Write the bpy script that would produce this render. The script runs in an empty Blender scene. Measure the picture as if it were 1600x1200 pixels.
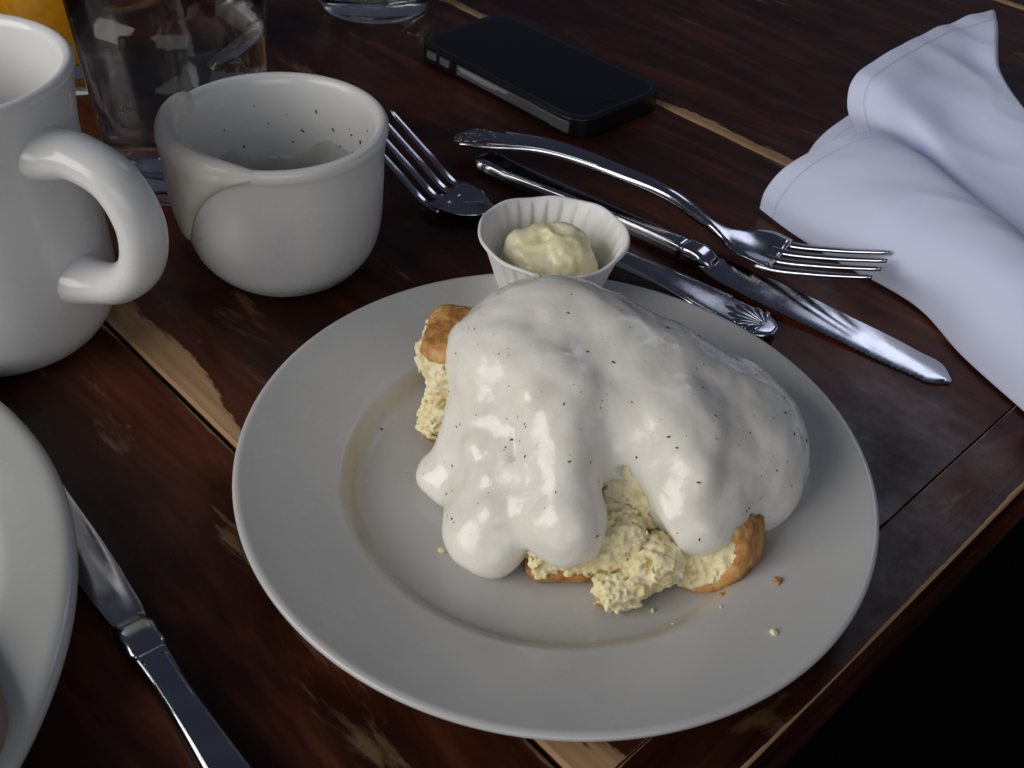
import bpy, bmesh, math, random
import numpy as np
from mathutils import Vector, Matrix
random.seed(7)
S = bpy.context.scene
COL = S.collection

# ------------------------------------------------------------------ camera, light, exposure
CAM_F, CAM_PITCH, CAM_ROLL, CAM_H = 1660.0, 0.706063, 0.0780793, 0.245
_f = np.array([0, math.cos(CAM_PITCH), -math.sin(CAM_PITCH)])
_r0 = np.array([1.0, 0, 0]); _u0 = np.cross(_r0, _f)
_r = math.cos(CAM_ROLL) * _r0 + math.sin(CAM_ROLL) * _u0
_u = -math.sin(CAM_ROLL) * _r0 + math.cos(CAM_ROLL) * _u0
cam_d = bpy.data.cameras.new('camera'); cam = bpy.data.objects.new('camera', cam_d); COL.objects.link(cam)
cam.matrix_world = Matrix(((_r[0], _u[0], -_f[0], 0), (_r[1], _u[1], -_f[1], 0), (_r[2], _u[2], -_f[2], CAM_H), (0, 0, 0, 1)))
cam_d.sensor_width = 36; cam_d.lens = CAM_F / 1600 * 36; cam_d.clip_start = 0.01; cam_d.clip_end = 50
cam_d.dof.use_dof = True; cam_d.dof.focus_distance = 0.38; cam_d.dof.aperture_fstop = 36
S.camera = cam

w = bpy.data.worlds.new('World'); S.world = w; w.use_nodes = True
w.node_tree.nodes['Background'].inputs[0].default_value = (0.58, 0.68, 1.0, 1)
w.node_tree.nodes['Background'].inputs[1].default_value = 0.055

def area(name, loc, target, size, size_y, energy, color):
    d = bpy.data.lights.new(name, 'AREA'); d.shape = 'RECTANGLE'; d.size = size; d.size_y = size_y
    d.energy = energy; d.color = color
    o = bpy.data.objects.new(name, d); COL.objects.link(o); o.location = loc
    o.rotation_euler = (Vector(target) - Vector(loc)).to_track_quat('-Z', 'Y').to_euler()
    return o
# daylight from a window up on the left, and a bluer window low behind on the right
area('window_light_left', (-1.22, -0.42, 0.72), (0, .25, 0), 1.2, 0.95, 15.5, (1.0, 0.98, 0.945))
area('window_light_right', (0.80, 1.58, 1.26), (.15, .35, 0), 0.42, 0.55, 1.5, (0.74, 0.80, 1.0))

area('fill_light_behind_camera', (0.45, -1.7, 0.75), (0, .25, .05), 1.6, 1.0, 7.5, (0.96, 0.97, 1.0))  # unseen fill, added to brighten surfaces that face the camera
S.view_settings.view_transform = 'Standard'; S.view_settings.look = 'None'
S.view_settings.exposure = 0.15; S.view_settings.gamma = 1.0
S.render.engine = 'CYCLES'
S.cycles.max_bounces = 12; S.cycles.transmission_bounces = 12; S.cycles.glossy_bounces = 6

# ------------------------------------------------------------------ helpers
def P(x, y, z=0.0):
    """place on the horizontal plane at height z that was measured at photo point (x, y)"""
    d = (x - 800) / CAM_F * _r - (y - 600) / CAM_F * _u + _f
    t = (z - CAM_H) / d[2]
    return np.array([0, 0, CAM_H]) + t * d

def link(o, parent=None):
    COL.objects.link(o)
    if parent is not None: o.parent = parent
    return o
def tag(o, label=None, cat=None, group=None, kind=None):
    if label: o['label'] = label
    if cat: o['category'] = cat
    if group: o['group'] = group
    if kind: o['kind'] = kind
    return o
def thing(name, label, cat, loc=(0, 0, 0), rz=0, group=None):
    o = bpy.data.objects.new(name, None); link(o); o.location = loc; o.rotation_euler = (0, 0, rz)
    o.empty_display_size = .02
    return tag(o, label, cat, group)
def mesh_obj(name, verts, faces, m, parent=None, smooth=True, uv=None):
    me = bpy.data.meshes.new(name)
    me.from_pydata([tuple(v) for v in verts], [], [tuple(f) for f in faces])
    bm = bmesh.new(); bm.from_mesh(me); bmesh.ops.recalc_face_normals(bm, faces=bm.faces); bm.to_mesh(me); bm.free()
    if smooth: me.polygons.foreach_set('use_smooth', [True] * len(me.polygons))
    if uv is not None:
        L = me.uv_layers.new(name='UVMap')
        for lp in me.loops: L.data[lp.index].uv = uv[lp.vertex_index]
    if m: me.materials.append(m)
    return link(bpy.data.objects.new(name, me), parent)
def big_mesh(name, V, Q, m, parent=None):
    """fast path for large quad meshes from numpy"""
    me = bpy.data.meshes.new(name)
    n, k = len(V), len(Q)
    me.vertices.add(n); me.vertices.foreach_set('co', np.asarray(V, np.float32).ravel())
    me.loops.add(4 * k); me.loops.foreach_set('vertex_index', np.asarray(Q, np.int32).ravel())
    me.polygons.add(k); me.polygons.foreach_set('loop_start', np.arange(0, 4 * k, 4, dtype=np.int32))
    me.polygons.foreach_set('use_smooth', np.ones(k, bool))
    me.update(calc_edges=True); me.validate()
    me.materials.append(m)
    return link(bpy.data.objects.new(name, me), parent)
def bm_obj(name, bm, m, parent=None, smooth=True):
    me = bpy.data.meshes.new(name); bmesh.ops.recalc_face_normals(bm, faces=bm.faces); bm.to_mesh(me); bm.free()
    if smooth: me.polygons.foreach_set('use_smooth', [True] * len(me.polygons))
    if m: me.materials.append(m)
    return link(bpy.data.objects.new(name, me), parent)
def catmull(pts, n):
    """smooth curve through points (rows), n samples"""
    p = np.asarray(pts, float); k = len(p)
    q = np.vstack([2 * p[0] - p[1], p, 2 * p[-1] - p[-2]])
    t = np.linspace(0, k - 1, n); i = np.minimum(t.astype(int), k - 2); u = (t - i)[:, None]
    a, b, c, d = q[i], q[i + 1], q[i + 2], q[i + 3]
    return 0.5 * (2 * b + (c - a) * u + (2 * a - 5 * b + 4 * c - d) * u ** 2 + (3 * b - a - 3 * c + d) * u ** 3)
def lathe(name, prof, m, parent=None, seg=128, loc=None, smooth_n=None, wob=None):
    pr = np.asarray(prof, float)
    if smooth_n: pr = catmull(pr, smooth_n)
    V, Fc = [], []
    n = len(pr)
    for j in range(seg):
        a = 2 * math.pi * j / seg
        for r, z in pr:
            rr = r * (1 + (wob(a, z) if wob else 0))
            V.append((rr * math.cos(a), rr * math.sin(a), z))
    for j in range(seg):
        k = (j + 1) % seg
        for i in range(n - 1): Fc.append((j * n + i, k * n + i, k * n + i + 1, j * n + i + 1))
    bm = bmesh.new()
    vs = [bm.verts.new(v) for v in V]
    for q in Fc: bm.faces.new([vs[i] for i in q])
    bmesh.ops.remove_doubles(bm, verts=bm.verts, dist=1e-6)
    o = bm_obj(name, bm, m, parent)
    if loc is not None: o.location = loc
    return o
def grid_faces(nu, nv, off=0, wrap_v=False):
    F_ = []
    for i in range(nu - 1):
        for j in range(nv if wrap_v else nv - 1):
            k = (j + 1) % nv
            F_.append((off + i * nv + j, off + (i + 1) * nv + j, off + (i + 1) * nv + k, off + i * nv + k))
    return F_
def sweep(secs):
    """closed solid from a list of rings (each n x 3); ends capped"""
    n = len(secs[0]); V = [p for s in secs for p in s]
    Fc = grid_faces(len(secs), n, 0, True)
    Fc.append(tuple(range(n))); Fc.append(tuple((len(secs) - 1) * n + i for i in range(n)))
    return V, Fc

# --- signed-distance modelling with surface nets
def surf_nets(phi, org, h):
    ins = phi < 0
    nx, ny, nz = phi.shape
    c = np.stack([ins[i:nx - 1 + i, j:ny - 1 + j, k:nz - 1 + k] for i in (0, 1) for j in (0, 1) for k in (0, 1)])
    s = c.sum(0); mask = (s > 0) & (s < 8)
    I = np.argwhere(mask); idx = -np.ones(mask.shape, np.int64); idx[mask] = np.arange(len(I))
    acc = np.zeros((len(I), 3)); cnt = np.zeros(len(I))
    corners = [(i, j, k) for i in (0, 1) for j in (0, 1) for k in (0, 1)]
    for a in corners:
        for ax in range(3):
            if a[ax] == 1: continue
            b = list(a); b[ax] = 1
            fa = phi[I[:, 0] + a[0], I[:, 1] + a[1], I[:, 2] + a[2]]
            fb = phi[I[:, 0] + b[0], I[:, 1] + b[1], I[:, 2] + b[2]]
            ok = (fa < 0) != (fb < 0)
            t = np.where(ok, fa / np.where(ok, fa - fb, 1), 0)
            p = np.tile(np.array(a, float), (len(I), 1)); p[:, ax] += t
            acc[ok] += p[ok]; cnt[ok] += 1
    V = org + h * (I + acc / cnt[:, None])
    Q = []
    for ax in range(3):
        o1, o2 = [(1, 2), (2, 0), (0, 1)][ax]
        A = ins; sl0 = [slice(None)] * 3; sl1 = [slice(None)] * 3
        sl0[ax] = slice(0, -1); sl1[ax] = slice(1, None)
        ch = A[tuple(sl0)] != A[tuple(sl1)]
        E = np.argwhere(ch)
        sh = np.array(phi.shape)
        okk = (E[:, o1] > 0) & (E[:, o2] > 0) & (E[:, o1] < sh[o1] - 1) & (E[:, o2] < sh[o2] - 1)
        E = E[okk]
        def cell(d1, d2):
            e = E.copy(); e[:, o1] += d1; e[:, o2] += d2
            return idx[e[:, 0], e[:, 1], e[:, 2]]
        q = np.stack([cell(-1, -1), cell(0, -1), cell(0, 0), cell(-1, 0)], 1)
        flip = ~A[E[:, 0], E[:, 1], E[:, 2]]
        q[flip] = q[flip][:, ::-1]
        Q.append(q)
    return V, np.vstack(Q)
def vnoise(X, Y, Z, scale, seed):
    """smooth 3-D value noise, -1..1"""
    rng = np.random.RandomState(seed); T = rng.uniform(-1, 1, (32, 32, 32))
    def one(A):
        A = A / scale + 1000.0; i = np.floor(A).astype(int); f = A - i
        return i & 31, (i + 1) & 31, f * f * (3 - 2 * f)
    x0, x1, fx = one(X); y0, y1, fy = one(Y); z0, z1, fz = one(Z)
    l = lambda a, b, t: a + (b - a) * t
    return l(l(l(T[x0, y0, z0], T[x1, y0, z0], fx), l(T[x0, y1, z0], T[x1, y1, z0], fx), fy),
             l(l(T[x0, y0, z1], T[x1, y0, z1], fx), l(T[x0, y1, z1], T[x1, y1, z1], fx), fy), fz)
def smin(a, b, k):
    hh = np.clip(.5 + .5 * (b - a) / k, 0, 1)
    return b + (a - b) * hh - k * hh * (1 - hh)
def smax(a, b, k): return -smin(-a, -b, k)
class Field:
    def __init__(self, lo, hi, h):
        self.lo = np.array(lo, float); self.h = h
        n = np.ceil((np.array(hi) - self.lo) / h).astype(int) + 1
        g = [self.lo[i] + h * np.arange(n[i]) for i in range(3)]
        self.X, self.Y, self.Z = np.meshgrid(*g, indexing='ij')
    def ell(self, c, r, rz=0.0, tilt=0.0):
        x, y, z = self.X - c[0], self.Y - c[1], self.Z - c[2]
        if rz: x, y = x * math.cos(rz) + y * math.sin(rz), -x * math.sin(rz) + y * math.cos(rz)
        if tilt: x, z = x * math.cos(tilt) + z * math.sin(tilt), -x * math.sin(tilt) + z * math.cos(tilt)
        k0 = np.sqrt((x / r[0]) ** 2 + (y / r[1]) ** 2 + (z / r[2]) ** 2)
        k1 = np.sqrt((x / r[0] ** 2) ** 2 + (y / r[1] ** 2) ** 2 + (z / r[2] ** 2) ** 2) + 1e-9
        return k0 * (k0 - 1) / k1
    def cap(self, a, b, ra, rb):
        a, b = np.array(a), np.array(b); ab = b - a
        t = ((self.X - a[0]) * ab[0] + (self.Y - a[1]) * ab[1] + (self.Z - a[2]) * ab[2]) / (ab @ ab)
        t = np.clip(t, 0, 1)
        return np.sqrt((self.X - a[0] - t * ab[0]) ** 2 + (self.Y - a[1] - t * ab[1]) ** 2 + (self.Z - a[2] - t * ab[2]) ** 2) - (ra + (rb - ra) * t)
    def box(self, c, hs, rz=0.0, rnd=.003):
        x, y, z = self.X - c[0], self.Y - c[1], self.Z - c[2]
        x, y = x * math.cos(rz) + y * math.sin(rz), -x * math.sin(rz) + y * math.cos(rz)
        qx, qy, qz = np.abs(x) - hs[0] + rnd, np.abs(y) - hs[1] + rnd, np.abs(z) - hs[2] + rnd
        o = np.sqrt(np.maximum(qx, 0) ** 2 + np.maximum(qy, 0) ** 2 + np.maximum(qz, 0) ** 2)
        return o + np.minimum(np.maximum(qx, np.maximum(qy, qz)), 0) - rnd
    def noise(self, s, seed): return vnoise(self.X, self.Y, self.Z, s, seed)
    def mesh(self, phi):
        p = phi.copy(); big = self.h
        for ax in range(3):
            for e in (0, -1):
                sl = [slice(None)] * 3; sl[ax] = e; p[tuple(sl)] = np.maximum(p[tuple(sl)], big * .2)
        return surf_nets(p, self.lo, self.h)

# ------------------------------------------------------------------ materials
def new_mat(name):
    m = bpy.data.materials.new(name); m.use_nodes = True
    return m, m.node_tree.nodes, m.node_tree.links, m.node_tree.nodes['Principled BSDF']
def N(nodes, t, **kw):
    n = nodes.new(t)
    for k, v in kw.items(): setattr(n, k, v)
    return n
def noise_tex(nodes, links, scale, detail=4, rough=.55, vec=None, dist=0.0):
    n = N(nodes, 'ShaderNodeTexNoise'); n.inputs['Scale'].default_value = scale; n.inputs['Detail'].default_value = detail
    n.inputs['Roughness'].default_value = rough; n.inputs['Distortion'].default_value = dist
    if vec is not None: links.new(vec, n.inputs['Vector'])
    return n
def ramp(nodes, links, src, stops):
    r = N(nodes, 'ShaderNodeValToRGB'); links.new(src, r.inputs[0])
    el = r.color_ramp.elements
    while len(el) < len(stops): el.new(.5)
    for e, (p, c) in zip(el, stops): e.position = p; e.color = c if len(c) == 4 else (*c, 1)
    return r
def mixc(nodes, links, fac, a, b, mode='MIX'):
    n = N(nodes, 'ShaderNodeMix', data_type='RGBA', blend_type=mode)
    for i, v in ((0, fac), (6, a), (7, b)):
        if hasattr(v, 'links'): links.new(v, n.inputs[i])
        elif i == 0: n.inputs[0].default_value = v
        else: n.inputs[i].default_value = (*v, 1) if len(v) == 3 else v
    return n.outputs[2]
def math_n(nodes, links, op, a, b=None, clamp=False):
    n = N(nodes, 'ShaderNodeMath', operation=op, use_clamp=clamp)
    for i, v in ((0, a), (1, b)):
        if v is None: continue
        if hasattr(v, 'links'): links.new(v, n.inputs[i])
        else: n.inputs[i].default_value = v
    return n.outputs[0]
def bump(nodes, links, bsdf, h, strength, dist):
    b = N(nodes, 'ShaderNodeBump'); b.inputs['Strength'].default_value = strength; b.inputs['Distance'].default_value = dist
    links.new(h, b.inputs['Height']); links.new(b.outputs[0], bsdf.inputs['Normal']); return b
def objco(nodes): return N(nodes, 'ShaderNodeTexCoord').outputs['Object']

def mat_ceramic(name, col=(.72, .715, .70), stain=0.0):
    m, nd, lk, b = new_mat(name); co = objco(nd)
    n1 = noise_tex(nd, lk, 35, 5, .6, co); r1 = ramp(nd, lk, n1.outputs[0], [(.3, tuple(c * .955 for c in col)), (.7, col)])
    n2 = noise_tex(nd, lk, 900, 2, .5, co); sp = ramp(nd, lk, n2.outputs[0], [(.80, (0, 0, 0)), (.84, (1, 1, 1))])
    c = mixc(nd, lk, math_n(nd, lk, 'MULTIPLY', sp.outputs[0], .35), r1.outputs[0], (.35, .33, .30))
    if stain:
        g = N(nd, 'ShaderNodeTexCoord').outputs['Object']
        sep = N(nd, 'ShaderNodeSeparateXYZ'); lk.new(g, sep.inputs[0])
        rr = math_n(nd, lk, 'SQRT', math_n(nd, lk, 'ADD', math_n(nd, lk, 'MULTIPLY', sep.outputs[0], sep.outputs[0]), math_n(nd, lk, 'MULTIPLY', sep.outputs[1], sep.outputs[1])))
        band = math_n(nd, lk, 'SUBTRACT', 1.0, math_n(nd, lk, 'MULTIPLY', math_n(nd, lk, 'ABSOLUTE', math_n(nd, lk, 'SUBTRACT', rr, .0645)), 300.0), clamp=True)
        ns = noise_tex(nd, lk, 40, 3, .6, co); nr = ramp(nd, lk, ns.outputs[0], [(.35, (0.1, 0.1, 0.1)), (.65, (1, 1, 1))])
        c = mixc(nd, lk, math_n(nd, lk, 'MULTIPLY', math_n(nd, lk, 'MULTIPLY', band, nr.outputs[0]), stain), c, (.52, .43, .27))
    lk.new(c, b.inputs['Base Color'])
    b.inputs['Roughness'].default_value = .2; b.inputs['IOR'].default_value = 1.5
    n3 = noise_tex(nd, lk, 260, 2, .5, co); bump(nd, lk, b, n3.outputs[0], .05, .0006)
    rr_ = ramp(nd, lk, noise_tex(nd, lk, 60, 4, .6, co).outputs[0], [(.35, (.14,) * 3), (.7, (.34,) * 3)]); lk.new(rr_.outputs[0], b.inputs['Roughness'])
    return m
def mat_wood():
    m, nd, lk, b = new_mat('varnished_reclaimed_wood')
    uv = N(nd, 'ShaderNodeUVMap').outputs[0]           # metres: (along the grain, across from the worn edge)
    inf = N(nd, 'ShaderNodeObjectInfo')
    off = N(nd, 'ShaderNodeCombineXYZ'); lk.new(math_n(nd, lk, 'MULTIPLY', inf.outputs['Random'], 7.0), off.inputs[0]); lk.new(math_n(nd, lk, 'MULTIPLY', inf.outputs['Random'], 3.0), off.inputs[2])
    va = N(nd, 'ShaderNodeVectorMath', operation='ADD'); lk.new(uv, va.inputs[0]); lk.new(off.outputs[0], va.inputs[1])
    st = N(nd, 'ShaderNodeMapping'); st.inputs['Scale'].default_value = (5, 26, 1); lk.new(va.outputs[0], st.inputs[0])
    g1 = noise_tex(nd, lk, 1.6, 7, .66, st.outputs[0], 1.2)
    st2 = N(nd, 'ShaderNodeMapping'); st2.inputs['Scale'].default_value = (14, 420, 1); lk.new(va.outputs[0], st2.inputs[0])
    g2 = noise_tex(nd, lk, 1.0, 4, .7, st2.outputs[0])
    big = noise_tex(nd, lk, 9, 3, .55, va.outputs[0])
    base = ramp(nd, lk, g1.outputs[0], [(.25, (.012, .0045, .0025)), (.46, (.048, .0125, .0055)), (.62, (.105, .0285, .0115)), (.8, (.165, .060, .025))])
    fine = ramp(nd, lk, g2.outputs[0], [(.35, (.84, .84, .84)), (.65, (1.06, 1.06, 1.06))])
    c = mixc(nd, lk, .8, base.outputs[0], fine.outputs[0], 'MULTIPLY')
    dk = ramp(nd, lk, big.outputs[0], [(.36, (.35, .30, .30)), (.60, (1, 1, 1))])
    c = mixc(nd, lk, .9, c, dk.outputs[0], 'MULTIPLY')
    # patches where the varnish has worn through to bare wood
    tanr = ramp(nd, lk, g2.outputs[0], [(.25, (.30, .17, .08)), (.75, (.52, .33, .18))])
    st3 = N(nd, 'ShaderNodeMapping'); st3.inputs['Scale'].default_value = (9, 42, 1); lk.new(va.outputs[0], st3.inputs[0])
    p1 = noise_tex(nd, lk, 1.4, 8, .66, st3.outputs[0], .35)
    pm = ramp(nd, lk, p1.outputs[0], [(.625, (0, 0, 0)), (.69, (1, 1, 1))])
    att = N(nd, 'ShaderNodeAttribute', attribute_name='wear'); 
    ed = noise_tex(nd, lk, 1.0, 6, .7, N_map(nd, lk, va.outputs[0], (26, 90, 1)))
    em = math_n(nd, lk, 'ADD', att.outputs['Fac'], math_n(nd, lk, 'MULTIPLY', math_n(nd, lk, 'SUBTRACT', ed.outputs[0], .5), 1.1))
    emr = ramp(nd, lk, em, [(.50, (0, 0, 0)), (.58, (1, 1, 1))])
    wear = math_n(nd, lk, 'MAXIMUM', math_n(nd, lk, 'MULTIPLY', pm.outputs[0], .30), emr.outputs[0])
    c = mixc(nd, lk, wear, c, tanr.outputs[0])
    lk.new(c, b.inputs['Base Color'])
    rg = ramp(nd, lk, noise_tex(nd, lk, 40, 5, .7, va.outputs[0]).outputs[0], [(.3, (.24,) * 3), (.75, (.5,) * 3)])
    rgh = math_n(nd, lk, 'MAXIMUM', rg.outputs[0], math_n(nd, lk, 'MULTIPLY', wear, .6)); lk.new(rgh, b.inputs['Roughness'])
    b.inputs['Specular IOR Level'].default_value = .26
    hgt = math_n(nd, lk, 'ADD', math_n(nd, lk, 'MULTIPLY', g2.outputs[0], .5), math_n(nd, lk, 'SUBTRACT', g1.outputs[0], math_n(nd, lk, 'MULTIPLY', wear, .5)))
    bump(nd, lk, b, hgt, .22, .0006)
    return m
def N_map(nd, lk, vec, sc):
    s_ = N(nd, 'ShaderNodeMapping'); s_.inputs['Scale'].default_value = sc; lk.new(vec, s_.inputs[0]); return s_.outputs[0]
def mat_steel():
    m, nd, lk, b = new_mat('polished_steel'); co = objco(nd)
    b.inputs['Base Color'].default_value = (.45, .45, .47, 1); b.inputs['Metallic'].default_value = 1
    r = ramp(nd, lk, noise_tex(nd, lk, 120, 5, .65, co).outputs[0], [(.35, (.09,) * 3), (.75, (.24,) * 3)]); lk.new(r.outputs[0], b.inputs['Roughness'])
    sc = noise_tex(nd, lk, 1, 3, .6, N_map(nd, lk, co, (120, 1800, 900))); bump(nd, lk, b, sc.outputs[0], .06, .0002)
    return m
def mat_plain(name, col, rough=.4, metal=0.0, spec=.5, bumpiness=0, scale=400, var=.15):
    m, nd, lk, b = new_mat(name); co = objco(nd)
    n = noise_tex(nd, lk, scale * .2, 4, .6, co)
    r = ramp(nd, lk, n.outputs[0], [(.3, tuple(c * (1 - var) for c in col)), (.7, tuple(min(1, c * (1 + var * .5)) for c in col))]); lk.new(r.outputs[0], b.inputs['Base Color'])
    b.inputs['Roughness'].default_value = rough; b.inputs['Metallic'].default_value = metal; b.inputs['Specular IOR Level'].default_value = spec
    if bumpiness: bump(nd, lk, b, noise_tex(nd, lk, scale, 3, .6, co).outputs[0], bumpiness, .0006)
    return m
def mat_gravy():
    m, nd, lk, b = new_mat('cream_gravy'); co = objco(nd)
    n = noise_tex(nd, lk, 55, 4, .6, co)
    r = ramp(nd, lk, n.outputs[0], [(.3, (.80, .76, .675)), (.7, (.87, .84, .765))])
    sp = noise_tex(nd, lk, 420, 2, .5, co); sr = ramp(nd, lk, sp.outputs[0], [(.725, (0, 0, 0)), (.78, (1, 1, 1))])
    c = mixc(nd, lk, math_n(nd, lk, 'MULTIPLY', sr.outputs[0], .35), r.outputs[0], (.30, .27, .24))
    lk.new(c, b.inputs['Base Color'])
    b.inputs['Subsurface Weight'].default_value = .6; b.inputs['Subsurface Radius'].default_value = (1, .75, .5); b.inputs['Subsurface Scale'].default_value = .006
    rr = ramp(nd, lk, noise_tex(nd, lk, 90, 4, .6, co).outputs[0], [(.35, (.17,) * 3), (.7, (.30,) * 3)]); lk.new(rr.outputs[0], b.inputs['Roughness'])
    b.inputs['IOR'].default_value = 1.48; b.inputs['Coat Weight'].default_value = .15; b.inputs['Coat Roughness'].default_value = .12
    h = math_n(nd, lk, 'ADD', math_n(nd, lk, 'MULTIPLY', noise_tex(nd, lk, 130, 3, .5, co).outputs[0], 1.0), math_n(nd, lk, 'MULTIPLY', noise_tex(nd, lk, 500, 2, .5, co).outputs[0], .18))
    bump(nd, lk, b, h, .26, .002)
    return m
def mat_crumb():
    m, nd, lk, b = new_mat('biscuit_crumb'); co = objco(nd)
    n = noise_tex(nd, lk, 210, 5, .65, co)
    r = ramp(nd, lk, n.outputs[0], [(.28, (.70, .53, .24)), (.5, (.90, .795, .49)), (.72, (.94, .87, .63))]); lk.new(r.outputs[0], b.inputs['Base Color'])
    b.inputs['Roughness'].default_value = .85; b.inputs['Specular IOR Level'].default_value = .15
    b.inputs['Subsurface Weight'].default_value = .3; b.inputs['Subsurface Radius'].default_value = (1, .7, .3); b.inputs['Subsurface Scale'].default_value = .002
    bump(nd, lk, b, noise_tex(nd, lk, 900, 4, .7, co).outputs[0], .6, .0007)
    return m
def mat_crust():
    m, nd, lk, b = new_mat('baked_crust'); co = objco(nd)
    n = noise_tex(nd, lk, 150, 5, .65, co)
    r = ramp(nd, lk, n.outputs[0], [(.30, (.26, .09, .018)), (.5, (.54, .25, .06)), (.70, (.70, .44, .16))]); lk.new(r.outputs[0], b.inputs['Base Color'])
    b.inputs['Roughness'].default_value = .45
    bump(nd, lk, b, noise_tex(nd, lk, 1000, 4, .7, co).outputs[0], .5, .0007)
    return m
def mat_glass(name, ior=1.46, col=(1, 1, 1), rough=0.0):
    m, nd, lk, b = new_mat(name)
    b.inputs['Base Color'].default_value = (*col, 1); b.inputs['Transmission Weight'].default_value = 1
    b.inputs['IOR'].default_value = ior; b.inputs['Roughness'].default_value = rough
    co = objco(nd); bump(nd, lk, b, noise_tex(nd, lk, 70, 3, .5, co).outputs[0], .05, .002)
    return m
def mat_cloth():
    m, nd, lk, b = new_mat('white_cotton'); 
    uv = N(nd, 'ShaderNodeUVMap').outputs[0]
    wv = N(nd, 'ShaderNodeTexWave', wave_type='BANDS', bands_direction='X'); wv.inputs['Scale'].default_value = 900; lk.new(uv, wv.inputs[0])
    wv2 = N(nd, 'ShaderNodeTexWave', wave_type='BANDS', bands_direction='Y'); wv2.inputs['Scale'].default_value = 900; lk.new(uv, wv2.inputs[0])
    sep = N(nd, 'ShaderNodeSeparateXYZ'); lk.new(uv, sep.inputs[0])
    seam = math_n(nd, lk, 'SUBTRACT', 1.0, math_n(nd, lk, 'MULTIPLY', math_n(nd, lk, 'ABSOLUTE', math_n(nd, lk, 'SUBTRACT', sep.outputs[0], .0085)), 1400.0), clamp=True)
    seam2 = math_n(nd, lk, 'MULTIPLY', math_n(nd, lk, 'GREATER_THAN', .0085, sep.outputs[0]), 1.0)
    stit = noise_tex(nd, lk, 500, 2, .5, uv)
    h = math_n(nd, lk, 'ADD', math_n(nd, lk, 'MULTIPLY', math_n(nd, lk, 'ADD', wv.outputs[1], wv2.outputs[1]), .05),
               math_n(nd, lk, 'SUBTRACT', math_n(nd, lk, 'MULTIPLY', seam2, .35), math_n(nd, lk, 'MULTIPLY', seam, math_n(nd, lk, 'ADD', .6, stit.outputs[0]))))
    wr = noise_tex(nd, lk, 45, 4, .5, uv)
    h = math_n(nd, lk, 'ADD', h, math_n(nd, lk, 'MULTIPLY', wr.outputs[0], .8))
    bump(nd, lk, b, h, .45, .0012)
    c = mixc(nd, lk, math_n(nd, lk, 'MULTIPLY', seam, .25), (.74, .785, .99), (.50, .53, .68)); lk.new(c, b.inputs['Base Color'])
    b.inputs['Roughness'].default_value = .85; b.inputs['Specular IOR Level'].default_value = .2
    b.inputs['Sheen Weight'].default_value = .15
    return m
def mat_paper():
    m, nd, lk, b = new_mat('waxed_paper'); co = objco(nd)
    n = noise_tex(nd, lk, 120, 4, .6, co)
    r = ramp(nd, lk, n.outputs[0], [(.3, (.84, .825, .80)), (.7, (.93, .92, .90))]); lk.new(r.outputs[0], b.inputs['Base Color'])
    b.inputs['Roughness'].default_value = .45
    b.inputs['Subsurface Weight'].default_value = .15; b.inputs['Subsurface Radius'].default_value = (1, .95, .9); b.inputs['Subsurface Scale'].default_value = .001
    bump(nd, lk, b, noise_tex(nd, lk, 500, 4, .6, co).outputs[0], .25, .0005)
    return m
M = dict(ceramic=mat_ceramic('glazed_white_ceramic'), plate=mat_ceramic('glazed_white_plate', (.52, .513, .497), .75), wood=mat_wood(), steel=mat_steel(),
         gravy=mat_gravy(), crumb=mat_crumb(), crust=mat_crust(), glass=mat_glass('clear_glass', col=(.93, .94, .93), rough=.025), water=mat_glass('water', 1.33),
         ice=mat_glass('ice', 1.31, (.96, .98, 1), .12), cloth=mat_cloth(), paper=mat_paper(),
         black=mat_plain('black_rubber', (.010, .010, .011), .24), screen=mat_plain('black_screen_glass', (.002, .002, .003), .06, 0, .5),
         gun=mat_plain('dark_grey_metallic', (.24, .245, .25), .36, .5), worn=mat_plain('bare_silver', (.55, .55, .54), .45, .4),
         juice=mat_plain('orange_juice', (.86, .42, .012), .25, 0, .4), butter=None, floor=mat_plain('dark_floor', (.003, .003, .004), .7, 0, .1),
         pepper=mat_plain('black_pepper', (.018, .014, .012), .7), residue=None, disc=mat_plain('pale_disc', (.55, .53, .48), .8),
         food=mat_plain('pale_brown_food', (.30, .24, .18), .6, bumpiness=.3))
def _butter():
    m, nd, lk, b = new_mat('whipped_butter'); co = objco(nd)
    r = ramp(nd, lk, noise_tex(nd, lk, 160, 4, .6, co).outputs[0], [(.3, (.88, .77, .40)), (.5, (.91, .84, .53)), (.75, (.93, .89, .66))]); lk.new(r.outputs[0], b.inputs['Base Color'])
    b.inputs['Subsurface Weight'].default_value = .4; b.inputs['Subsurface Radius'].default_value = (1, .8, .4); b.inputs['Subsurface Scale'].default_value = .003
    b.inputs['Roughness'].default_value = .3
    bump(nd, lk, b, noise_tex(nd, lk, 350, 4, .6, co).outputs[0], .35, .001)
    return m
M['butter'] = _butter()
def _residue():
    m, nd, lk, b = new_mat('gravy_residue'); co = objco(nd)
    r = ramp(nd, lk, noise_tex(nd, lk, 90, 4, .6, co).outputs[0], [(.3, (.68, .63, .53)), (.7, (.80, .765, .68))]); lk.new(r.outputs[0], b.inputs['Base Color'])
    b.inputs['Roughness'].default_value = .28; b.inputs['Subsurface Weight'].default_value = .25; b.inputs['Subsurface Radius'].default_value = (1, .85, .6); b.inputs['Subsurface Scale'].default_value = .002
    bump(nd, lk, b, noise_tex(nd, lk, 220, 3, .5, co).outputs[0], .25, .001)
    return m
M['residue'] = _residue(); M['bez'] = mat_plain('dark_chrome', (.20, .20, .21), .2, .9); M['film'] = mat_plain('thin_gravy_film', (.52, .52, .47), .22, 0, .5, .3, 250, .3)

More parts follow.
